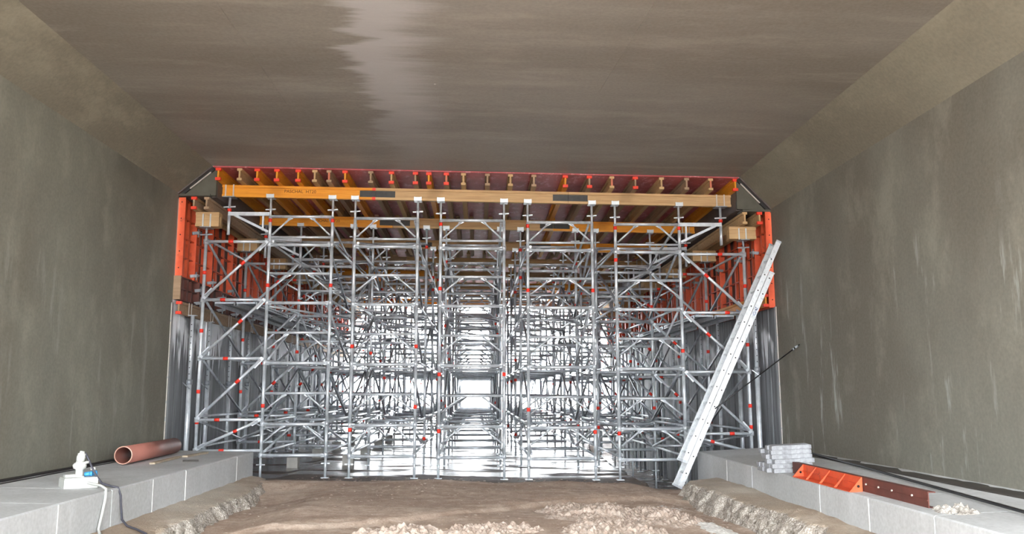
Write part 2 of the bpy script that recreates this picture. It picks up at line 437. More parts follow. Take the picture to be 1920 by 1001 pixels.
# lean concrete strip with a broken edge below each ledge
def blinding(name, xe, inner, y0, y1, zt, label):
    s = 1 if inner(9) > xe else -1
    nu = 26; b = MB(); v = []; ys = lin(y0, y1, 420)
    for y in ys:
        xi = inner(y)+.09*noise.noise(Vector((y*1.3, 1, xe)))+.05*noise.noise(Vector((y*5, 4, xe)))
        e = max(0, (y-(y1-.35))/.35); xi = xe+(xi-xe)*math.sqrt(max(.05, 1-e*e))
        for i in range(nu+1):
            t = i/nu
            if t < .62:
                q = t/.62; x = xe-s*.03+(xi-xe)*q; z = zt(y)-.03*q*q+.012*noise.noise(Vector((x*4, y*4, 0)))+.02*e*-1
            else:
                q = (t-.62)/.38; x = xi+s*.17*q+.05*noise.noise(Vector((y*8, q*5, 2)))+.025*noise.noise(Vector((y*25, q*15, 6))); z = zt(y)-.03-q*.30+.035*noise.noise(Vector((y*9, q*6, 7)))+.02*noise.noise(Vector((y*23, q*14, 3)))
            v.append((x, y, z))
    n = nu+1
    f = [((j*n+i, (j+1)*n+i, (j+1)*n+i+1, j*n+i+1) if s < 0 else (j*n+i, j*n+i+1, (j+1)*n+i+1, (j+1)*n+i)) for j in range(len(ys)-1) for i in range(nu)]
    f.append(tuple((len(ys)-1)*n+i for i in range(n)) if s > 0 else tuple((len(ys)-1)*n+i for i in range(n-1, -1, -1)))
    b.add(v, f, [True]*(len(f)-1)+[False])
    tag(b.build(name, 'blinding'), label, kind='structure')
blinding('footing_left', -3.53, lambda y: -3.02-.05*max(0, y-9)/4-.12*max(0, y-12), 3, 13.78, lambda y: .105, 'rough lean concrete strip below the ledge with the brown pipe')
blinding('footing_right', 3.5, lambda y: 2.98+.10*max(0, 10.5-y), 3, 12.6, lambda y: .15+.01*math.sin(y*3), 'rough lean concrete strip below the ledge with the orange steel piece')

# ------------------------------------------------------------------ shoring towers
def frame_mesh(w, h, kind):
    """one welded frame: two uprights, a lower rail, a middle or upper rail and two knee braces (local: x 0..w, z 0..h)"""
    b = MB(); r = .027
    for x in (0, w):
        b.tube((x, 0, 0), (x, 0, h), r, 10)
        b.tube((x, 0, -.03), (x, 0, .045), .036, 10)         # coupling sleeve
        s = 1 if x == 0 else -1
        b.box((x+s*.02 if s > 0 else x-.075, -.018, -.028), (x+.075 if s > 0 else x-.02, .018, .028))
    b.tube((0.03, 0, 0), (w-.03, 0, 0), .028, 8)
    zt = h*.505 if kind == 'full' else h
    if kind == 'top':
        b.tube((.02, 0, .13), (w-.02, 0, .13), .02, 8); zk = .17
    else: zk = zt-.27
    if kind != 'base': b.tube((.02, 0, zt), (w-.02, 0, zt), .026 if kind == 'top' else .023, 8)
    zt2 = zt-.02
    for s in (0, 1):
        xa = w*.33 if s == 0 else w*.67; xb = .04 if s == 0 else w-.04
        b.tube((xa, 0, zt2), (xb, 0, zk), .016, 6)
        b.bar((xa+(.03 if s == 0 else -.03), 0, zt2+.005), (xa-(.05 if s == 0 else -.05), 0, zt2-.035), .012, .04)
    return b
BAND = MB().tube((0, 0, -.03), (0, 0, .03), .0305, 10).mesh('red_band', 'red_band')
def base_jack(ext):
    b = MB(); b.tube((0, 0, 0), (0, 0, ext), .021, 8); b.tube((0, 0, ext*.62), (0, 0, ext*.62+.02), .035, 8)
    b.bar((-.07, 0, ext*.64), (.07, 0, ext*.64), .014, .018); return b
def plate(): return MB().box((-.06, -.06, -.012), (.06, .06, .004))
def head_plate():
    b = MB(); b.box((-.065, -.08, -.012), (.065, .08, 0))
    b.box((-.065, -.08, 0), (.065, -.072, .05)); b.box((-.065, .072, 0), (.065, .08, .05))
    for x in (-.06, .05): b.box((x, -.084, -.012), (x+.01, -.078, .055))
    return b
META = {}
def meta(key, fn, mat):
    if key not in META: META[key] = fn().mesh(key[0], mat)
    return META[key]
PLATE = plate().mesh('base_plate', 'galv'); HEAD = head_plate().mesh('head_plate', 'zinc_plate')
ROWW = ['front row', 'second row', 'third row', 'rearmost row']
COLW = ['beside the wall with the brown pipe', 'second from the brown pipe wall', 'in the middle of the passage', 'second from the ladder wall', 'beside the ladder wall']
BASE_RAIL = False
def tower(k, j):
    xa, xb = COLX[k]; w = xb-xa; y0, y1 = ROWS[2*j], ROWS[2*j+1]
    xc = (xa+xb)/2; dz = -.017*(xc+.1)
    t = thing('shoring_tower', 'galvanised steel shoring tower in the %s, %s' % (ROWW[j], COLW[k]), 'shoring tower', (xa, y0, 0), 'shoring towers under the deck')
    kinds = ['base', 'full', 'full', 'full', 'top']
    for r_, y in enumerate((0, y1-y0)):
        for i in range(5):
            h = LEV[i+1]-LEV[i]
            me = meta(('frame', k, i), lambda: frame_mesh(w, h, kinds[i]), 'galv')
            f = link('frame', me, t, (0, y, LEV[i]+dz))
            rr = random.Random(k*100+j*37+r_*11+i)
            spots = [(x, h*(.86 if rr.random() < .5 else .3)) for x in (0, w) if rr.random() < .42]
            for x, z in spots: link('red_band', BAND, f, (x, 0, z))
        for x in (0, w):
            deep = (k == 4 and x > 0)
            zf = ground(xa+x, y0+y)
            if k == 0 and (r_ == 1 or j > 0): zf = ground(xa+x, y0+y)+.21
            ext = LEV[0]+dz-zf
            bj = link('base_jack', meta(('base_jack', round(ext, 2)), lambda: base_jack(ext), 'galv'), t, (x, y, zf))
            link('base_plate', PLATE, bj, (0, 0, .004))
            ht = bottom(xa+x)-(LEV[5]+dz)
            def hj():
                b = MB(); b.tube((0, 0, -.1), (0, 0, ht), .019, 8); b.tube((0, 0, .1), (0, 0, .13), .034, 8)
                b.bar((-.085, 0, .115), (.085, 0, .125), .014, .02); return b
            hd = link('head_jack', meta(('head_jack', round(ht, 3)), hj, 'galv'), t, (x, y, LEV[5]+dz))
            link('head_plate', HEAD, hd, (0, 0, ht))
    # ledgers and diagonals along the passage, in this bay and to the next tower
    bays = [(0, y1-y0)]+([(y1-y0, ROWS[2*j+2]-y0)] if j < 3 else [])
    for bi, (ya, yb) in enumerate(bays):
        L = yb-ya
        for x in (0, w):
            for z in LEV[:5]:
                link('ledger', meta(('ledger', round(L, 2)), lambda: MB().tube((0, 0, 0), (0, L, 0), .021, 7), 'galv'), t, (x, ya, z+dz+.05))
            for i in range(5):
                za, zb = LEV[i]+.07, LEV[i+1]-.03
                dn = (x > 0) != (bi == 1)
                key = ('diagonal_brace', round(L, 2), i, dn)
                link('diagonal_brace', meta(key, lambda: MB().tube((0, .05, zb if dn else za), (0, L-.05, za if dn else zb), .021, 7), 'galv_dark' if i % 2 else 'galv'), t, (x+(.05 if x == 0 else -.05), ya, dz))
        # flat bracing at two levels
        for i in (1, 3):
            key = ('diagonal_brace', 'flat', round(L, 2), i, k)
            link('diagonal_brace', meta(key, lambda: MB().tube((.03, .05, 0), (w-.03, L-.05, 0), .019, 7), 'galv'), t, (0, ya, LEV[i]+dz-.05))
    return t
for j in range(4):
    for k in range(5): tower(k, j)

# concrete blocks below the jacks beside the brown pipe wall
blk = MB().box((-.1, -.1, 0), (.1, .1, .205)).mesh('footing_block', 'block_concrete')
for j in range(1, 5):
    for x in COLX[0]:
        o = link('footing_block', blk, None, (x, ROWS[j], ground(x, ROWS[j])-.01))
        tag(o, 'pale concrete block under the %s jack of a tower, %s row of jacks' % ('wall-side' if x == COLX[0][0] else 'passage-side', ['', 'second', 'third', 'fourth', 'fifth'][j]), 'block', 'concrete blocks below tower jacks')

# ------------------------------------------------------------------ side scaffolds between the towers and the walls
def side_scaffold(i, s):
    """upright near the wall tied to the tower: s=-1 pipe wall, s=+1 ladder wall"""
    xo = -4.534 if s < 0 else 4.502; xi = COLX[0][0] if s < 0 else COLX[4][1]
    y = ROWS[i]; lv = [.459, .947, 1.931, 2.892, 3.863] if s < 0 else [.35, .695, 1.704, 2.69, 3.684]
    zb = ground(xo, y)
    t = thing('side_scaffold', 'braced scaffold upright between tower and %s, %s' % ('brown pipe wall' if s < 0 else 'ladder wall', ['at the joint of finished wall', 'second bay in', 'third bay in', 'fourth bay in', 'fifth bay in', 'sixth bay in', 'seventh bay in', 'at the open end'][i]), 'scaffold', (xo, y, zb), 'scaffolds tying towers to the walls')
    top = lv[4]+.1
    b = MB(); b.tube((xo, y, zb+.02), (xo, y, top), .027, 10)
    for z in lv: b.tube((xo, y, z-.04), (xo, y, z+.04), .042, 10)
    u = b.build('upright', 'galv', t)
    for q in range(4): link('red_band', BAND, u, (0, 0, lv[q]+.45-zb))
    MB().box((xo-.08, y-.08, zb-.01), (xo+.08, y+.08, zb+.012)).build('base_plate', 'galv', t)
    boxb = 4.10 if s < 0 else 3.93
    b = MB(); b.tube((xo, y, top), (xo, y, boxb), .019, 8); b.tube((xo, y, top+.0), (xo, y, top+.03), .034); b.bar((xo-.1, y, top+.015), (xo+.1, y, top+.025), .014, .02)
    b.box((xo-.08, y-.12, boxb-.012), (xo+.08, y+.12, boxb)); b.build('head_jack', 'galv_dark', t)
    for q, z in enumerate(lv):
        l_ = MB().tube((xo, y-.02, z), (xi, y-.02, z), .025, 8).build('ledger', 'galv', t)
        xr = xo-s*(.33 if q % 2 else .42)
        MB().tube((xr-.04, y-.02, z), (xr+.04, y-.02, z), .0285, 10).build('red_band', 'red_band', l_)
        if q:
            za, zt = lv[q-1]+.05, z-.02
            d = MB().tube((xo-s*.05, y-.05, za), (xi+s*.05, y-.05, zt), .024, 8).bar((xo-s*.02, y-.05, za-.03), (xo-s*.16, y-.05, za+(zt-za)*.14), .014, .06).bar((xi+s*.02, y-.05, zt+.03), (xi+s*.16, y-.05, zt-(zt-za)*.14), .014, .06).build('diagonal_brace', 'galv', t)
            A = Vector((xo-s*.05, y-.05, za)); B = Vector((xi+s*.05, y-.05, zt)); fr = .62
            MB().tube(A+(B-A)*(fr-.03), A+(B-A)*(fr+.03), .028, 10).build('red_band', 'red_band', d)
    if i < 7:
        L = ROWS[i+1]-y
        for q, z in enumerate(lv):
            MB().tube((xo, y, z+.05), (xo, y+L, z+.05), .021, 7).build('ledger', 'galv', t)
            if q: MB().tube((xo-s*.04, y+.05, z-.03), (xo-s*.04, y+L-.05, lv[q-1]+.07), .021, 7).build('diagonal_brace', 'galv_dark', t)
for i in range(8):
    for s in (-1, 1): side_scaffold(i, s)

# cantilever brackets carrying the stringer ends
def bracket(i, s):
    xi = COLX[0][0] if s < 0 else COLX[4][1]; xo = -4.175 if s < 0 else 4.126; y = ROWS[i]
    zt = 4.33 if s < 0 else 4.19; dz = zt-4.33
    t = thing('cantilever_bracket', 'galvanised bracket holding the %s stringer end towards the %s' % (['front', 'second', 'third', 'fourth', 'fifth', 'sixth', 'seventh', 'last'][i], 'pipe wall' if s < 0 else 'ladder wall'), 'bracket', (xi, y, 4.0+dz), 'cantilever brackets at the stringer ends')
    MB().bar((xi, y-.03, zt), (xo, y-.03, zt), .05, .06).build('arm', 'galv', t)
    MB().bar((xi+s*.02, y-.03, 4.03+dz), (xo-s*.1, y-.03, zt-.02), .035, .04).build('strut', 'galv', t)
    MB().bar((xi+s*.11, y-.03, 4.05+dz), (xi+s*.11, y-.03, zt), .03, .03).build('post', 'galv', t)
    sp_ = MB().tube((xo, y, 3.98+dz), (xo, y, bottom(xo)-.01), .021, 8).tube((xo, y, 3.98+dz), (xo, y, zt), .026, 8).bar((xo-.1, y, zt+.12), (xo+.1, y, zt+.13), .014, .02).build('spindle', 'galv', t)
    MB().tube((xo, y, zt+.045), (xo, y, zt+.095), .034, 10).build('red_band', 'red_band', sp_)
    MB().box((xo-.1, y-.09, bottom(xo)-.015), (xo+.1, y+.09, bottom(xo))).build('head_plate', 'galv_dark', t)
    for dx in (-.075, .055): MB().box((xo+dx, y-.047, bottom(xo)-.01), (xo+dx+.02, y-.041, bottom(xo)+.21)).build('strap', 'pale_strip', t)
for i in range(8):
    for s in (-1, 1): bracket(i, s)

# ------------------------------------------------------------------ timber beams
def i_beam(name, label, cat, group, p, L, axis, mats, caps=(False, False), parts=True, web_mat=None, tilt=0.):
    """200 mm timber I-beam, p = start at underside centre, running L along axis"""
    t = None
    def B(lo, hi, b=None):
        b = b or MB()
        (a0, w0, z0), (a1, w1, z1) = lo, hi
        return b.box((a0, w0, z0), (a1, w1, z1)) if axis == 'x' else b.box((-w1, a0, z0), (-w0, a1, z1))
    lo_c = ((0, -.04, 0), (L, .04, .04)); up_c = ((0, -.04, .16), (L, .04, .2)); wb = ((.003, -.0135, .038), (L-.003, .0135, .162))
    if not parts:
        b = B(*lo_c); B(*up_c, b); B(*wb, b)
        t = link(name, b.mesh(name, mats), None, p)
    else:
        t = thing(name, None, None, p)
        link('chord', B(*lo_c).mesh('chord', mats), t); link('chord', B(*up_c).mesh('chord', mats), t)
        link('web', B(*wb).mesh('web', web_mat or mats), t)
        for e, on in zip((0, L), caps):
            if on:
                for z in (-.003, .157):
                    a = (e-.006, e+.05) if e == 0 else (e-.05, e+.006)
                    link('end_cap', B((a[0], -.043, z), (a[1], .043, z+.046)).mesh('end_cap', 'red_cap'), t)
    if axis == 'x' and tilt: t.rotation_euler = (0, tilt, 0)
    return tag(t, label, cat, group)

NTH = ['first', 'second', 'third', 'fourth', 'fifth', 'sixth', 'seventh', 'eighth', 'ninth', 'tenth', 'eleventh', 'twelfth', 'thirteenth', 'fourteenth', 'fifteenth', 'sixteenth', 'seventeenth', 'eighteenth', 'nineteenth', 'twentieth']
def joist_place(i): return 'middle one' if i == 12 else ('%s from the %s wall' % (NTH[i] if i < 12 else NTH[24-i], 'pipe' if i < 12 else 'ladder'))
ORD = ['front', 'second', 'third', 'fourth', 'fifth', 'sixth', 'seventh', 'last']
TILT = math.atan(-SL)
for i, y in enumerate(ROWS):
    if i == 0: segs = [(-4.41, -1.752, 'yellow_timber'), (-1.748, 1.512, 'bare_timber'), (1.516, 4.392, 'bare_timber')]
    elif i == 1: segs = [(-4.41, -1.70, 'yellow_timber'), (-1.696, 1.47, 'bare_timber'), (1.474, 4.392, 'yellow_timber')]
    else:
        a, b_ = -1.7+.3*((i*37) % 5-2)/2, 1.45+.3*((i*53) % 5-2)/2
        mm = ['bare_timber', 'grey_timber', 'yellow_timber']
        segs = [(-4.41, a, mm[(i+1) % 3]), (a+.004, b_, 'bare_timber'), (b_+.004, 4.392, mm[i % 3])]
    for q, (xa, xb, mt) in enumerate(segs):
        col = {'yellow_timber': 'yellow painted', 'bare_timber': 'bare pine', 'grey_timber': 'weathered grey'}[mt]
        where = ['towards the pipe wall', 'over the middle towers', 'towards the ladder wall'][q]
        t = i_beam('stringer_beam', '%s stringer, %s line across the towers, %s' % (col, ORD[i], where), 'timber beam', 'stringers on the tower heads', (xa, y, bottom(xa)), xb-xa, 'x', mt, (False, i == 0 and q == 0), True, tilt=TILT)
        if i < 3:
            spans = []
            if q < 2: spans.append((xb-xa-.26, xb-xa))
            if q > 0: spans.append((0, .33))
            for a0, a1 in spans:
                for w in (-.0135, .0135):
                    link('splice_plate', MB().box((a0, w-.004, .045), (a1, w+.004, .155)).mesh('splice_plate', 'splice_black'), t)
        if q == 0 and mt == 'yellow_timber' and i < 2:
            o = link('lettering', text_mesh('PASCHAL  HT20', .075, 'ink'), t, (1.40, -.0150, .115)); o.rotation_euler = (math.pi/2, 0, 0)

JX = [-4.273, -3.928, -3.642, -3.322, -2.975, -2.705, -2.47, -2.209, -1.789, -1.448, -1.053, -.833, -.543, -.261, .137, .518, .908, 1.433, 1.835, 2.21, 2.605, 3.045, 3.468, 3.874, 4.291]
YEL = {0, 2, 3, 4, 7, 11, 17, 24}; CAP = {0, 2, 3, 4, 7, 9, 10, 11, 12, 17, 18, 20, 24}; PINK = {6, 12, 19, 23}
SEG = [(13.62, 17.45), (17.1, 21.0), (20.7, 24.6), (24.3, 28.2), (27.9, 31.4)]
for q, (ya, yb) in enumerate(SEG):
    for i, x in enumerate(JX):
        xx = x + (.105 if q % 2 and i < len(JX)-1 else (0 if not q % 2 else -.105))
        z = bottom(xx)+.2
        if q == 0:
            mt = 'yellow_timber' if i in YEL else ('bare_timber' if i % 2 else 'grey_timber')
            lab = '%s joist %s over the front stringer, %s' % ('yellow' if i in YEL else ('bare pine' if i % 2 else 'weathered grey'), 'with red caps' if i in CAP else ('with reddish end' if i in PINK else 'with bare end'), joist_place(i))
            t = i_beam('deck_joist', lab, 'timber joist', 'front joists under the red deck', (xx, ya, z), yb-ya, 'y', mt, (i in CAP, False))
            if i in PINK: link('web_end', MB().box((-.0145, -.003, .04), (.0145, .02, .16)).mesh('web_end', 'pink_web'), t)
        else:
            mt = 'grey_timber' if (i*7+q) % 3 else ('bare_timber' if (i+q) % 2 else 'yellow_timber')
            lab = '%s joist of the %s run under the red deck, %s' % ({'grey_timber': 'weathered grey', 'bare_timber': 'bare pine', 'yellow_timber': 'yellow'}[mt], ORD[q], joist_place(i))
            i_beam('deck_joist', lab, 'timber joist', '%s run of joists under the red deck' % ORD[q], (xx, ya, z), yb-ya, 'y', mt, parts=False)

# red film-faced plywood of the deck
nx, ny = 7, 7; x0, x1 = -4.345, 4.34; y0, y1 = 13.57, 31.42
for a in range(nx):
    for c_ in range(ny):
        xa, xb = x0+(x1-x0)*a/nx, x0+(x1-x0)*(a+1)/nx; ya, yb = y0+(y1-y0)*c_/ny, y0+(y1-y0)*(c_+1)/ny
        z = lambda x: bottom(x)+.4
        b = MB().prism([(xa, z(xa)), (xb, z(xb)), (xb, z(xb)+.021), (xa, z(xa)+.021)], ya, yb)
        tag(b.build('plywood_sheet', 'ply', None, (xa, ya, z(xa))), 'red film-faced deck sheet in the %s strip, %s' % (ORD[c_], ['along the pipe wall', 'second from the pipe wall', 'third from the pipe wall', 'over the passage middle', 'third from the ladder wall', 'second from the ladder wall', 'along the ladder wall'][a]), 'plywood sheet', 'red plywood sheets of the deck')

# ------------------------------------------------------------------ haunch forms
for s, lab in ((-1, 'pipe wall'), (1, 'ladder wall')):
    if s < 0: A, B, C, D = (-4.885, 4.588), (-4.356, 5.0445), (-4.30, 5.0), (-4.30, 4.56)
    else: A, B, C, D = (4.862, 4.385), (4.35, 4.923), (4.31, 4.9), (4.31, 4.40)
    t = thing('haunch_form', 'dark triangular haunch form with black edge bar along the %s' % lab, 'formwork', (A[0], 13.62, A[1]), 'haunch forms')
    poly = [A, B, C, D] if s < 0 else [D, C, B, A]
    MB().prism([D, C, B, A] if s < 0 else poly, 13.64, 13.70).build('end_plate', 'haunch_plate', t)
    d = (Vector((B[0], 0, B[1]))-Vector((A[0], 0, A[1]))); nrm = Vector((d.z, 0, -d.x)).normalized()*(1 if s < 0 else -1)
    a3, b3 = Vector((A[0], 0, A[1])), Vector((B[0], 0, B[1]))
    off = nrm*.032
    e = MB().bar(a3+off+Vector((0, 13.63, 0))+d*.03, b3+off+Vector((0, 13.63, 0)), .055, .06, tuple(nrm)).build('edge_bar', 'black_rubber', t)
    off = nrm*.055
    MB().bar(a3+off+d*.27+Vector((0, 13.612, 0)), b3+off-d*.12+Vector((0, 13.612, 0)), .03, .016, tuple(nrm)).build('edge_highlight', 'pale_strip', t)  # pale bar stands in for the highlight, a slot of light, on the edge bar
    MB().box((min(A[0]+s*.03, D[0]+s*.08), 13.60, A[1]-.035), (max(A[0]+s*.03, D[0]+s*.08), 13.9, A[1]-.004)).build('bottom_plate', 'haunch_plate', t)
    zp = 4.53 if s < 0 else 4.355
    MB().box((min(A[0]+s*.005, A[0]+s*.04), 13.602, zp-.02), (max(A[0]+s*.005, A[0]+s*.04), 31.4, A[1]+.05)).build('closing_strip', 'dark_plywood', t)
    b = MB()
    p0, p1 = (A[0], A[1]), (B[0], B[1]); tn = nrm*.02
    pl = [(p0[0], p0[1]), (p1[0], p1[1]), (p1[0]+tn.x, p1[1]+tn.z), (p0[0]+tn.x, p0[1]+tn.z)]
    b.prism(pl if s > 0 else pl[::-1], 13.55, 31.4); b.build('sloped_skin', 'dark_plywood', t)
    MB().box((min(D[0], D[0]+s*.02), 13.72, D[1]), (max(D[0], D[0]+s*.02), 31.4, C[1]-.02)).build('side_skin', 'dark_plywood', t)
    b = MB().box((min(A[0], D[0]), 13.72, D[1]-.01 if s < 0 else A[1]+.0), (max(A[0], D[0]), 31.4, (D[1] if s < 0 else A[1])+.012)); b.build('floor_skin', 'dark_plywood', t)

# ------------------------------------------------------------------ orange wall formwork, timbers and props
def panel_mesh_set(H, nr, W, s):
    """panel standing along y: local y 0..W, z 0..H; skin at x=0, ribs reach x=-s*.125"""
    D = .125; parts = {}
    X = lambda a, c: (min(-s*a, -s*c), max(-s*a, -s*c))
    def bx(b, xa, xb, ya, yb, za, zb): x = X(xa, xb); return b.box((x[0], ya, za), (x[1], yb, zb))
    parts['skin'] = [(bx(MB(), 0, .014, 0, W, 0, H), 'dark_plywood')]
    fl = []
    for ya in (0, W-.012):
        b = bx(MB(), .014, D, ya, ya+.012, 0, H); fl.append((b, 'orange'))
    parts['edge_flange'] = fl
    ribs = []
    for i in range(nr):
        yc = W*(i+1)/(nr+1); ribs.append((bx(bx(MB(), .014, .07, yc-.01, yc+.01, .012, H-.012), .06, .072, yc-.04, yc+.04, .012, H-.012), 'orange'))
    parts['rib'] = ribs
    rails = []; holes = []
    nz_ = max(2, int(round(H/.31)))
    for i in range(nz_+1):
        z = i*(H-.012)/nz_; rails.append((bx(MB(), .014, .088, .012, W-.012, z, z+.014), 'orange'))
        hb = MB(); yy = .08
        while yy < W-.06:
            x = X(.045, .062); hb.box((x[0], yy, z-.002), (x[1], yy+.03, z+.001)); yy += .11
        holes.append((hb, 'hole_dark'))
    parts['rail'] = rails
    h = MB()
    for i in range(int(H/.145)):
        z = .12+i*.27
        if z > H-.05: break
        x = X(D*.45, D*.45+.018); h.box((x[0], -.003, z), (x[1], .001, z+.018))
    parts['bolt_hole'] = [(h, 'hole_dark')]+holes
    return parts
def panel_row(s, x, z, H, matover, lab, group, Ws, nr):
    y = 13.64; cache = {}; i = 0
    nm = 'wall_form'
    while y < 31.3:
        W = Ws[i % len(Ws)]
        if y+W > 31.4: W = round(31.4-y, 3)
        if W < .2: break
        key = W
        if key not in cache:
            cache[key] = {n: [b.mesh(n, matover.get(m_, m_)) for b, m_ in l_] for n, l_ in panel_mesh_set(H, nr, W, s).items()}
        t = thing(nm, lab % NTH[i], 'formwork', (x, y, z), group)
        for n, mes in cache[key].items():
            for me in mes: link(n, me, t)
        if i:
            for zc in (H*.05, H*.62):
                b = MB().bar((-s*.06, -.05, zc), (-s*.17, 0.02, zc+.02), .03, .05).bar((-s*.17, -.08, zc), (-s*.17, .08, zc+.03), .03, .03).tube((-s*.15, 0, zc-.06), (-s*.15, 0, zc+.08), .012, 6)
                link('clamp', b.mesh('clamp', 'galv_dark'), t)
        y += W; i += 1
panel_row(-1, -4.9, 3.245, 1.285, {}, 'orange ribbed steel form on the pipe wall, %s along', 'orange panels on the pipe wall', [.62, .9, 1.25, 1.25], 2)
panel_row(-1, -4.9, 2.86, .384, {'orange': 'rust_brown'}, 'low rust-brown steel form under the orange row, pipe wall, %s along', 'brown panels on the pipe wall', [.9, 1.25], 3)
panel_row(1, 4.9, 2.745, 1.61, {}, 'tall orange ribbed steel form on the ladder wall, %s along', 'orange panels on the ladder wall', [.62, .9, 1.25, 1.25], 2)

tag(MB().box((-4.885, 13.602, 2.86), (-4.775, 13.638, 3.24)).build('filler_board', 'grey_timber', None, (-4.83, 13.62, 2.86)), 'weathered grey filler board below the first orange form on the pipe wall', 'board')
LEN = [(13.66, 17.5), (17.5, 21.4), (21.4, 25.3), (25.3, 29.2), (29.2, 31.4)]
for q, (ya, yb) in enumerate(LEN):
    # waling under the panels
    t = i_beam('waling_beam', 'weathered timber waling under the brown forms, pipe wall, %s length' % ORD[q], 'timber beam', 'walings on the pipe wall', (-4.805, ya, 2.63), yb-ya, 'y', 'grey_timber', (q == 0, False))
    for yy in (.35, .48, 1.5, 1.63, 2.6, 2.73):
        if yy < yb-ya: link('strap', MB().box((.041, yy, -.01), (.047, yy+.025, .21)).mesh('strap', 'pale_strip'), t)
    t = i_beam('waling_beam', 'yellow timber waling at the foot of the orange panels on the ladder wall, %s length' % ORD[q], 'timber beam', 'walings on the ladder wall', (4.73, ya, 2.765), yb-ya, 'y', 'yellow_timber' if q == 0 else 'bare_timber', (q == 0, False))
    if q == 0: t['label'] = 'yellow timber waling with red end cap at the foot of the orange panels'
    else: t['label'] = 'bare timber waling below the orange forms, ladder wall, %s length' % ORD[q]
    # purlins under the haunch
    i_beam('haunch_purlin', 'timber purlin tight to the orange forms on the pipe wall, %s length' % ORD[q], 'timber beam', 'purlins at the pipe wall haunch', (-4.655, ya, 4.345), yb-ya, 'y', 'bare_timber', (q == 0, False), web_mat='grey_timber')
    i_beam('haunch_purlin', 'weathered timber purlin farther from the orange forms, pipe wall, %s length' % ORD[q], 'timber beam', 'purlins at the pipe wall haunch', (-4.45, ya, 4.345), yb-ya, 'y', 'grey_timber', (False, False))
    i_beam('haunch_purlin', 'timber purlin tight to the orange forms on the ladder wall, %s length' % ORD[q], 'timber beam', 'purlins at the ladder wall haunch', (4.69, ya, 4.148), yb-ya, 'y', 'bare_timber', (q == 0, False))
    i_beam('haunch_purlin', 'timber purlin farther from the orange forms, ladder wall, %s length' % ORD[q], 'timber beam', 'purlins at the ladder wall haunch', (4.44, ya, 4.148), yb-ya, 'y', 'bare_timber', (False, False))
# short cross timbers on the side scaffolds
for i, y in enumerate(ROWS):
    for s in (-1, 1):
        xa, xb, zb = (-4.695, -4.31, 4.103) if s < 0 else (4.235, 4.70, 3.935)
        t = thing('cross_timber', 'clamped pair of short pine timbers on the %s side upright, %s' % (ORD[i], 'pipe wall' if s < 0 else 'ladder wall'), 'timber block', (xa, y, zb), 'short cross timbers below the purlins')
        H = .213 if s > 0 else .24
        for dy in (-.1, .005):
            b = MB().box((xa, y+dy, zb), (xb, y+dy+.095, zb+.05)).box((xa+.003, y+dy+.012, zb+.05), (xb-.003, y+dy+.083, zb+H-.05)).box((xa, y+dy, zb+H-.05), (xb, y+dy+.095, zb+H))
            b.build('timber', 'bare_timber', t)
        m_ = (xa+xb)/2
        for dx in (-.075, .045): MB().box((m_+dx, y-.112, zb-.012), (m_+dx+.02, y-.10, zb+H-.03)).build('strap', 'zinc_plate', t)
# adjustable props carrying the walings
def prop(x, y, ztop, s, i):
    zb = ground(x, y)
    t = thing('steel_prop', 'adjustable galvanised prop under the waling of the %s, %s' % ('pipe wall' if s < 0 else 'ladder wall', NTH[i]+' from the joint'), 'steel prop', (x, y, zb), 'props under the walings of the %s' % ('pipe wall' if s < 0 else 'ladder wall'))
    zc = 1.56 if s < 0 else 1.75
    MB().tube((x, y, zb), (x, y, zc), .038, 10).build('outer_tube', 'galv', t)
    it = MB().tube((x, y, zc-.1), (x, y, ztop), .03, 10).build('inner_tube', 'galv', t)
    h = MB(); z = zc+.12
    while z < ztop-.06: h.tube((x, y-.0315, z), (x, y-.028, z), .009, 6); z += .1
    h.build('pin_hole', 'hole_dark', it)
    MB().tube((x, y, zc-.05), (x, y, zc+.03), .05, 10).bar((x-.09, y-.03, zc-.02), (x+.03, y-.06, zc-.12), .014, .014).build('collar', 'galv_dark', t)
    MB().box((x-.07, y-.07, zb-.005), (x+.07, y+.07, zb+.01)).build('base_plate', 'galv', t)
    MB().box((x-.06, y-.06, ztop-.01), (x+.06, y+.06, ztop)).build('top_plate', 'galv', t)
for i in range(12):
    prop(-4.68 if i == 0 else -4.8, 13.98+1.3*i, 2.635, -1, i)
    prop(4.62 if i == 0 else 4.73, 13.93+1.3*i, 2.77, 1, i)

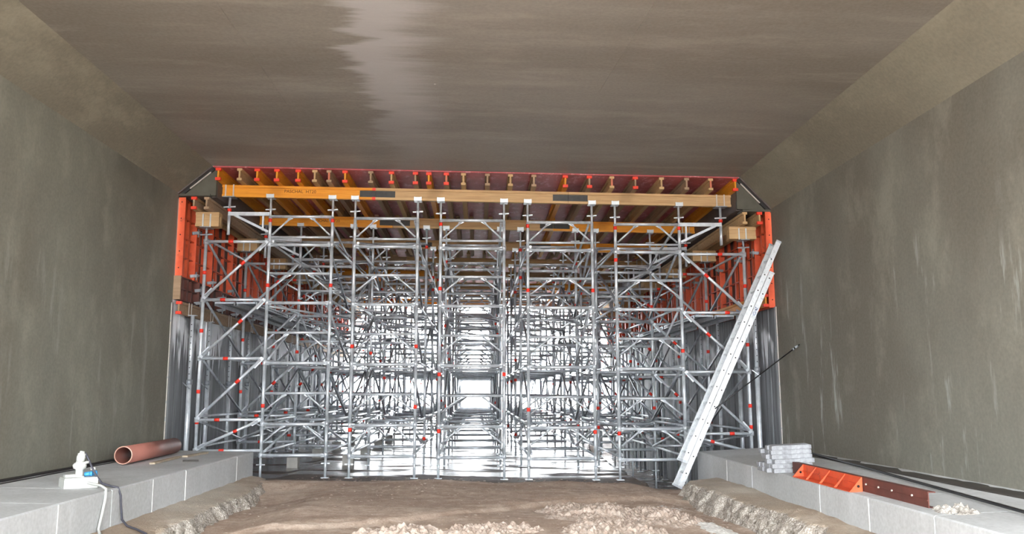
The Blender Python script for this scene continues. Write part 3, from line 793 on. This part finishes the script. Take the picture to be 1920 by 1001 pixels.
# steel walkway planks at mid height
def plank(x0, x1, y0, y1, z, label, group):
    t = thing('walkway_plank', label, 'scaffold plank', (x0, y0, z), group)
    b = MB().box((x0, y0, z+.058), (x1, y1, z+.064))
    for c_ in (.33, .66): xx = x0+(x1-x0)*c_; b.box((xx-.02, y0, z+.03), (xx+.02, y1, z+.058))
    b.build('deck_sheet', 'galv_dark', t)
    for xx in (x0, x1-.005): MB().box((xx, y0, z), (xx+.005, y1, z+.058)).build('side_rail', 'galv', t)
    h = MB(); y = y0+.08
    while y < y1-.1:
        for xx in (x0-.001, x1-.0005): h.box((xx, y, z+.015), (xx+.0015, y+.045, z+.045))
        y += .085
    h.build('side_slot', 'hole_dark', t)
    MB().box((x0+.01, y0-.03, z+.03), (x1-.01, y0, z+.06)).build('hook_plate', 'galv_dark', t)
for i in range(5):
    for q in range(2):
        xa = -4.36+q*.36
        plank(xa, xa+.32, ROWS[i]+.06, ROWS[i+1]-.06, 2.80, 'steel walkway plank on the pipe wall side, %s bay, %s' % (ORD[i], 'wall side' if q == 0 else 'tower side'), 'walkway planks on the pipe wall side')
        xa = 3.63+q*.36
        plank(xa, xa+.32, ROWS[i]+.06, ROWS[i+1]-.06, 2.595, 'steel walkway plank on the ladder wall side, %s bay, %s' % (ORD[i], 'tower side' if q == 0 else 'wall side'), 'walkway planks on the ladder wall side')

# ------------------------------------------------------------------ aluminium extension ladder leaning on the wall
foot, top_ = Vector((3.095, 13.2, -.09)), Vector((4.672, 13.2, 3.228))
L_ = (top_-foot).normalized(); Wd = Vector((-L_.y, L_.x, 0)).normalized(); N_ = L_.cross(Wd).normalized()
if N_.x > 0: N_ = -N_
lad = thing('extension_ladder', 'two-section aluminium extension ladder leaning on the wall beside the orange panels', 'ladder', tuple(foot))
def section(a0, a1, noff, name, holes0):
    parts = []
    for wd_, side in ((0, 'near'), (.34, 'far')):
        c0 = foot+L_*a0+N_*noff+Wd*wd_; c1 = foot+L_*a1+N_*noff+Wd*wd_
        b = MB(); sgn = 1 if wd_ == 0 else -1
        b.bar(c0, c1, .004, .082, tuple(N_))
        for e in (-.039, .039): b.bar(c0+N_*e+Wd*(sgn*.013), c1+N_*e+Wd*(sgn*.013), .026, .004, tuple(N_))
        r_ = b.build('rail', 'alu', lad); parts.append(r_)
        h = MB(); a = holes0
        while a < a1-.08:
            p = foot+L_*a+N_*noff+Wd*(wd_-sgn*.0025)
            h.tube(p-Wd*sgn*.002, p+Wd*sgn*.001, .0115, 8); a += .28
        h.build('rung_end', 'hole_dark', r_)
        MB().bar(c1-L_*.005, c1+L_*.02, .034, .088, tuple(N_)).build('end_cap', 'galv', r_); MB().bar(c0-L_*.03, c0+L_*.004, .034, .088, tuple(N_)).build('end_cap', 'galv', r_)
    a = holes0
    while a < a1-.08:
        p = foot+L_*a+N_*noff; MB().tube(p+Wd*.005, p+Wd*.335, .0145, 8).build('rung', 'alu', lad); a += .28
    return parts
low = section(.03, 3.70, 0, 'lower', .25)
upp = section(.42, 4.22, .092, 'upper', .55)
lt = link('lettering', text_mesh('iGriZ', .07, 'blue_ink'), None)
pc = foot+L_*3.02-Wd*.0045
rm = Matrix((L_, -N_, (L_).cross(-N_))).transposed()
if rm.col[2].dot(Wd) > 0: rm = Matrix((L_, N_, L_.cross(N_))).transposed()
lt.parent = low[0]; lt.matrix_local = Matrix.Translation(pc-foot) @ rm.to_4x4()

# ------------------------------------------------------------------ things on the pipe-side ledge
PY = Vector((-4.45, 11.0, .605)); PE = Vector((-4.51, 12.95, .605)); ax = (PE-PY).normalized()
rq = Vector((0, 0, 1)).rotation_difference(ax).to_matrix()
t = thing('drain_pipe', 'reddish-brown plastic drain pipe lying on the ledge', 'pipe', (PY.x, PY.y, .49))
LP = (PE-PY).length
MB().lathe([(.102, 0), (.111, 0), (.111, LP), (.102, LP), (.102, 0)], PY, 28, rq).build('pipe_wall', 'brown_pipe', t)
MB().lathe([(.101, -.002), (.1125, -.002), (.1125, .006), (.101, .006), (.101, -.002)], PY, 28, rq).build('cut_rim', 'pipe_rim', t)
def slab(name, lab, cat, x, y, z, l_, w, h, rot, mat, group=None):
    mt = Matrix.Rotation(rot, 4, 'Z')
    o = link(name, MB().cbox((0, 0, h/2), (l_, w, h), mt).mesh(name, mat), None, (x, y, z)); return tag(o, lab, cat, group)
slab('timber_offcut', 'longest flat timber offcut on the ledge beside the brown pipe', 'offcut', -4.18, 11.75, .478, 1.15, .07, .022, 1.62, 'offcut_timber', 'timber offcuts on the ledge')
slab('timber_offcut', 'pale-ended timber offcut lying behind the longest one', 'offcut', -4.12, 12.75, .475, .75, .08, .025, 1.5, 'offcut_timber', 'timber offcuts on the ledge')
slab('timber_offcut', 'small dark timber offcut near the ledge edge', 'offcut', -3.86, 11.75, .466, .2, .06, .02, .35, 'bitumen', 'timber offcuts on the ledge')
slab('concrete_crumb', 'small white lump of plaster on the ledge before the brown pipe', 'lump', -4.55, 10.4, .481, .05, .04, .03, .4, 'chalk')
# white junction box with plug
wx, wy, wz = -3.93, 8.68, .463
t = thing('junction_box', 'white plastic junction box with upright plug and blue connectors on the ledge', 'junction box', (wx, wy, wz))
rz = Matrix.Translation((wx, wy, wz)) @ Matrix.Rotation(.62, 4, 'Z')
MB().box((-.15, -.13, 0), (.15, .13, .085), rz).build('housing', 'white_plastic', t)
lid = MB().box((-.145, -.125, .085), (.145, .125, .1), rz).box((-.12, .0, .1), (-.03, .1, .125), rz).build('lid', 'white_plastic', t)
pc = rz @ Vector((.0, -.01, 0))
pl = MB().lathe([(.0, .09), (.05, .09), (.05, .105), (.034, .11), (.034, .17), (.058, .185), (.064, .215), (.05, .235), (.038, .24), (.034, .255), (0, .255)], pc, 18).build('plug', 'white_plastic', t)
tl = Matrix.Rotation(.18, 3, 'Y')
MB().lathe([(0, 0), (.037, 0), (.04, .05), (.036, .052), (.036, .075), (.024, .08), (.022, .1), (0, .1)], pc+Vector((0, 0, .25)), 14, tl).build('plug_grip', 'white_plastic', pl)
MB().bar(pc+Vector((.02, 0, .225)), pc+Vector((.085, -.02, .245)), .03, .02).build('latch', 'white_plastic', pl)
for dx, dy in ((.055, .02), (.105, .055)):
    c0 = rz @ Vector((dx, dy, .12)); c1 = rz @ Vector((dx+.05, dy-.02, .125))
    MB().tube(c0, c1, .021, 12).tube(c1, c1+(c1-c0)*.35, .025, 12).build('connector', 'blue_plastic', t)
c0 = rz @ Vector((.06, -.13, .05))
t_c = MB().path([c0, c0+Vector((.05, -.06, .0)), (-3.60, 8.44, .50), (-3.53, 8.38, .475), (-3.51, 8.33, .40), (-3.505, 8.26, .25), (-3.50, 8.2, .13), (-3.42, 8.05, .115), (-3.3, 7.7, .11), (-3.25, 7.2, .11)], .013, 8).build('power_cable', 'white_plastic', None, tuple(c0))
tag(t_c, 'white power cable hanging from the junction box over the ledge edge', 'cable')
s0 = pc+Vector((.03, .03, .33))
t_c = MB().path([s0, (-3.87, 8.72, .74), (-3.82, 8.70, .66), (-3.76, 8.68, .57), (-3.69, 8.66, .50), (-3.60, 8.64, .478), (-3.535, 8.66, .46), (-3.51, 8.68, .38), (-3.50, 8.68, .27), (-3.46, 8.62, .16), (-3.36, 8.50, .118), (-3.2, 8.32, .114), (-3.04, 8.14, .10), (-2.93, 7.95, .03), (-2.7, 7.6, .02)], .0105, 8).build('power_cable', 'dark_cable', None, tuple(s0))
tag(t_c, 'dark power cable falling from the white plug down to the sand', 'cable')
# bitumen strips at the wall foot
def wavy(name, lab, xs, y0, y1, z0, w, h, mat, n=40):
    b = MB(); v = []
    for i in range(n+1):
        y = y0+(y1-y0)*i/n; x = xs(y)+.015*noise.noise(Vector((y*2, 3, w))); dz = .008*noise.noise(Vector((y*3, 1, 2)))
        v += [(x, y, z0), (x+w, y, z0), (x+w, y, z0+h+dz), (x, y, z0+h+dz)]
    f = [(i*4+a, i*4+(a+1) % 4, i*4+4+(a+1) % 4, i*4+4+a) for i in range(n) for a in range(4)]+[(3, 2, 1, 0), (n*4, n*4+1, n*4+2, n*4+3)]
    b.add(v, f); return tag(b.build(name, mat, None, (xs(y0), y0, z0)), lab, 'membrane')
wavy('membrane_strip', 'black rubber strip along the foot of the pipe wall', lambda y: XL+.005, 3, 12.3, .478, .075, .03, 'black_rubber')
wavy('membrane_strip', 'thinner dark strip lying in front of the rubber strip', lambda y: XL+.13, 3, 11.9, .476, .035, .018, 'black_rubber')

# ------------------------------------------------------------------ things on the ladder-side ledge
wavy('membrane_strip', 'flat dark bitumen strip along the foot of the ladder wall', lambda y: XR-.29-.02*math.sin(y), 3, 12.5, .484, .27, .013, 'bitumen', 60)
b = MB().path([(4.83, 13.05, .513), (4.72, 12.0, .512), (4.52, 10.2, .508), (4.42, 9.35, .505), (4.24, 7.9, .498), (4.05, 6.3, .492), (3.95, 5.0, .49), (3.9, 4, .487)], .014, 8)
tag(b.build('steel_rod', 'black_steel', None, (4.05, 6.3, .48)), 'long black steel rod lying lengthwise on the ledge', 'rod')
# stacked concrete spacer bars
def zr(x): return .436+.064*(x-3.5)/1.362
bar_me = [MB().prism([(-.24, 0), (.24, 0), (.24, .043), (.225, .05), (-.225, .05), (-.24, .043)], -.043, .043).mesh('spacer_bar', 'bar_concrete') for _ in range(1)]
LAYW = ['bottom', 'second', 'third', 'fourth', 'fifth', 'top']
for ly in range(6):
    nb = [5, 5, 4, 4, 4, 3][ly]
    for q in range(nb):
        rr = random.Random(ly*10+q)
        o = link('spacer_bar', bar_me[0], None, (3.66+.012*ly+rr.uniform(-.04, .04), 9.98+.03*ly+q*.092+rr.uniform(-.003, .003), .446+ly*.0505))
        o.rotation_euler = (0, -.04, rr.uniform(-.03, .03))
        tag(o, 'grey concrete spacer bar, %s layer of the ledge stack, %s from the channel end' % (LAYW[ly], NTH[q]), 'concrete bar', 'stacked concrete spacer bars')
# rust-brown steel channel with orange corner piece
t = thing('steel_channel', 'rust-brown steel channel lying along the ledge edge behind the orange piece', 'steel channel', (3.66, 6.9, .445))
b = MB().box((3.645, 6.9, .44), (3.653, 9.88, .572)).box((3.653, 6.9, .44), (3.71, 9.88, .448)).box((3.653, 6.9, .564), (3.71, 9.88, .572))
b.build('profile', 'rust_brown', t)
MB().box((3.636, 6.9, .498), (3.646, 9.88, .508)).build('ridge', 'rust_brown', t)
b = MB()
for y in (7.15, 7.5, 7.75, 8.0): b.tube((3.635, y, .515), (3.646, y, .515), .009, 8)
b.build('bolt_hole', 'pale_strip', t)
t = thing('corner_form', 'orange steel corner form piece with three ribs and triangular ends', 'formwork', (3.5, 8.05, .436))
YA, YB = 8.06, 9.52; xf, xk = 3.505, 3.634
MB().prism([(xk-.006, .44), (xk, .44), (xk, .575), (xk-.006, .575)], YA, YB).build('back_plate', 'orange', t)
MB().box((xf, YA, .437), (xk, YB, .444)).build('bottom_plate', 'orange', t)
for y in (YA, YB-.012):
    g = MB().prism([(xf+.005, .444), (xk-.006, .444), (xk-.006, .575)], y, y+.012).build('gusset', 'orange', t)
    MB().tube((xk-.04, y-.002, .49), (xk-.04, y+.014, .49), .014, 10).build('bolt_hole', 'hole_dark', g)
for q in (1, 2, 3):
    y = YA+(YB-YA)*q/4
    MB().prism([(xf+.003, .444), (xf+.03, .444), (xk-.006, .56), (xk-.006, .575)], y-.006, y+.006).build('rib', 'orange', t)
MB().box((xk-.02, YA+.02, .50), (xk-.006, YB-.02, .51)).build('stiffener', 'orange', t)
# threaded tie rod reaching out from the wall
A = Vector((4.85, 12.62, 2.08)); B = Vector((3.36, 12.02, 1.14))
t = thing('tie_rod', 'thin dark threaded tie rod slanting from the wall across the ladder', 'tie rod', tuple(A))
MB().tube(A, B, .0095, 7).build('shaft', 'black_steel', t)
d = (B-A).normalized(); MB().tube(A+d*.04, A+d*.10, .02, 8).tube(A+d*.13, A+d*.16, .02, 8).build('nut', 'galv_dark', t)

# ------------------------------------------------------------------ heaps of crumbly sand
def heap(cx, cy_, rx, ry, h, label, seed, mat='clod', base=None):
    lump = .25 if mat == 'chalk' else 1
    ground_ = base or ground
    n = 130; b = MB(); v = []
    for j in range(n+1):
        for i in range(n+1):
            u, w = -1+2*i/n, -1+2*j/n
            x, y = cx+u*rx, cy_+w*ry
            d = math.sqrt(u*u+w*w)+.28*noise.noise(Vector((u*2+seed, w*2, seed)))
            e = max(0, 1-d); g = e**.6
            vd = noise.voronoi(Vector((x*9, y*9, seed)))[0][0]; vd2 = noise.voronoi(Vector((x*22, y*22, seed)))[0][0]
            z = ground_(x, y)-.02+h*g*(.75+.5*noise.noise(Vector((x*3, y*3, seed))))+lump*(.06*(.5-vd)+.04*(.5-vd2)+.03*noise.noise(Vector((x*30, y*30, seed))))*min(1, e*4)*(1 if d < 1 else 0)
            if d >= 1: z = ground_(x, y)-.03
            v.append((x, y, z))
    m_ = n+1
    b.add(v, [(j*m_+i, j*m_+i+1, (j+1)*m_+i+1, (j+1)*m_+i) for j in range(n) for i in range(n)], True)
    o = b.build('sand_heap', mat, None, (cx, cy_, 0)); return tag(o, label, 'sand heap')
heap(1.36, 10.05, .70, .95, .15, 'crumbly pale sand heap in front of the towers, nearer the ladder', 1.3)
heap(2.0, 9.85, .55, .85, .12, 'lower crumbly sand heap next to the rough concrete strip by the ladder', 5.1)
heap(1.3, 8.6, .6, .75, .13, 'crumbly sand heap spreading in front of the other heaps', 8.7)
heap(-.75, 8.55, .5, .5, .12, 'small crumbly sand heap alone in the middle of the passage', 12.2)
heap(.15, 8.75, .55, .45, .07, 'low flattened sand heap between the crumbly heaps', 15.4)
heap(2.45, 10.9, .42, .28, .025, 'thin white chalky patch of powder on the sand before the ladder', 21.0, 'chalk')
heap(2.55, 9.3, .4, .6, .05, 'chalky crumbs along the rough concrete strip by the ladder', 25.0, 'chalk')
# pebbles and crumbs, too many to count
b = MB(); rr = random.Random(3)
ico = [(0, 0, 1), (.89, 0, .45), (.28, .85, .45), (-.72, .53, .45), (-.72, -.53, .45), (.28, -.85, .45), (0, 0, -.4)]
icf = [(0, 1, 2), (0, 2, 3), (0, 3, 4), (0, 4, 5), (0, 5, 1), (6, 2, 1), (6, 3, 2), (6, 4, 3), (6, 5, 4), (6, 1, 5)]
for _ in range(1500):
    y = rr.uniform(6.5, 14.2); x = rr.uniform(-2.9, 2.9)
    if rr.random() < .35: x = 2.6+rr.gauss(0, .35)-.05*(12-y) if y < 12 else x
    r = rr.choice((.006, .008, .011, .016, .024)); a = rr.uniform(0, 6.28)
    b.add([(x+r*(p[0]*math.cos(a)-p[1]*math.sin(a))*1.2, y+r*(p[0]*math.sin(a)+p[1]*math.cos(a)), ground(x, y)+r*.5*p[2]) for p in ico], icf)
tag(b.build('pebbles', 'clod'), 'pale pebbles and sand crumbs scattered over the floor', 'pebbles', kind='stuff')
heap(3.74, 6.68, .15, .2, .07, 'small spill of gravel at the end of the rust-brown channel', 31.0, 'gravel', base=lambda x, y: zr(x)+.012)
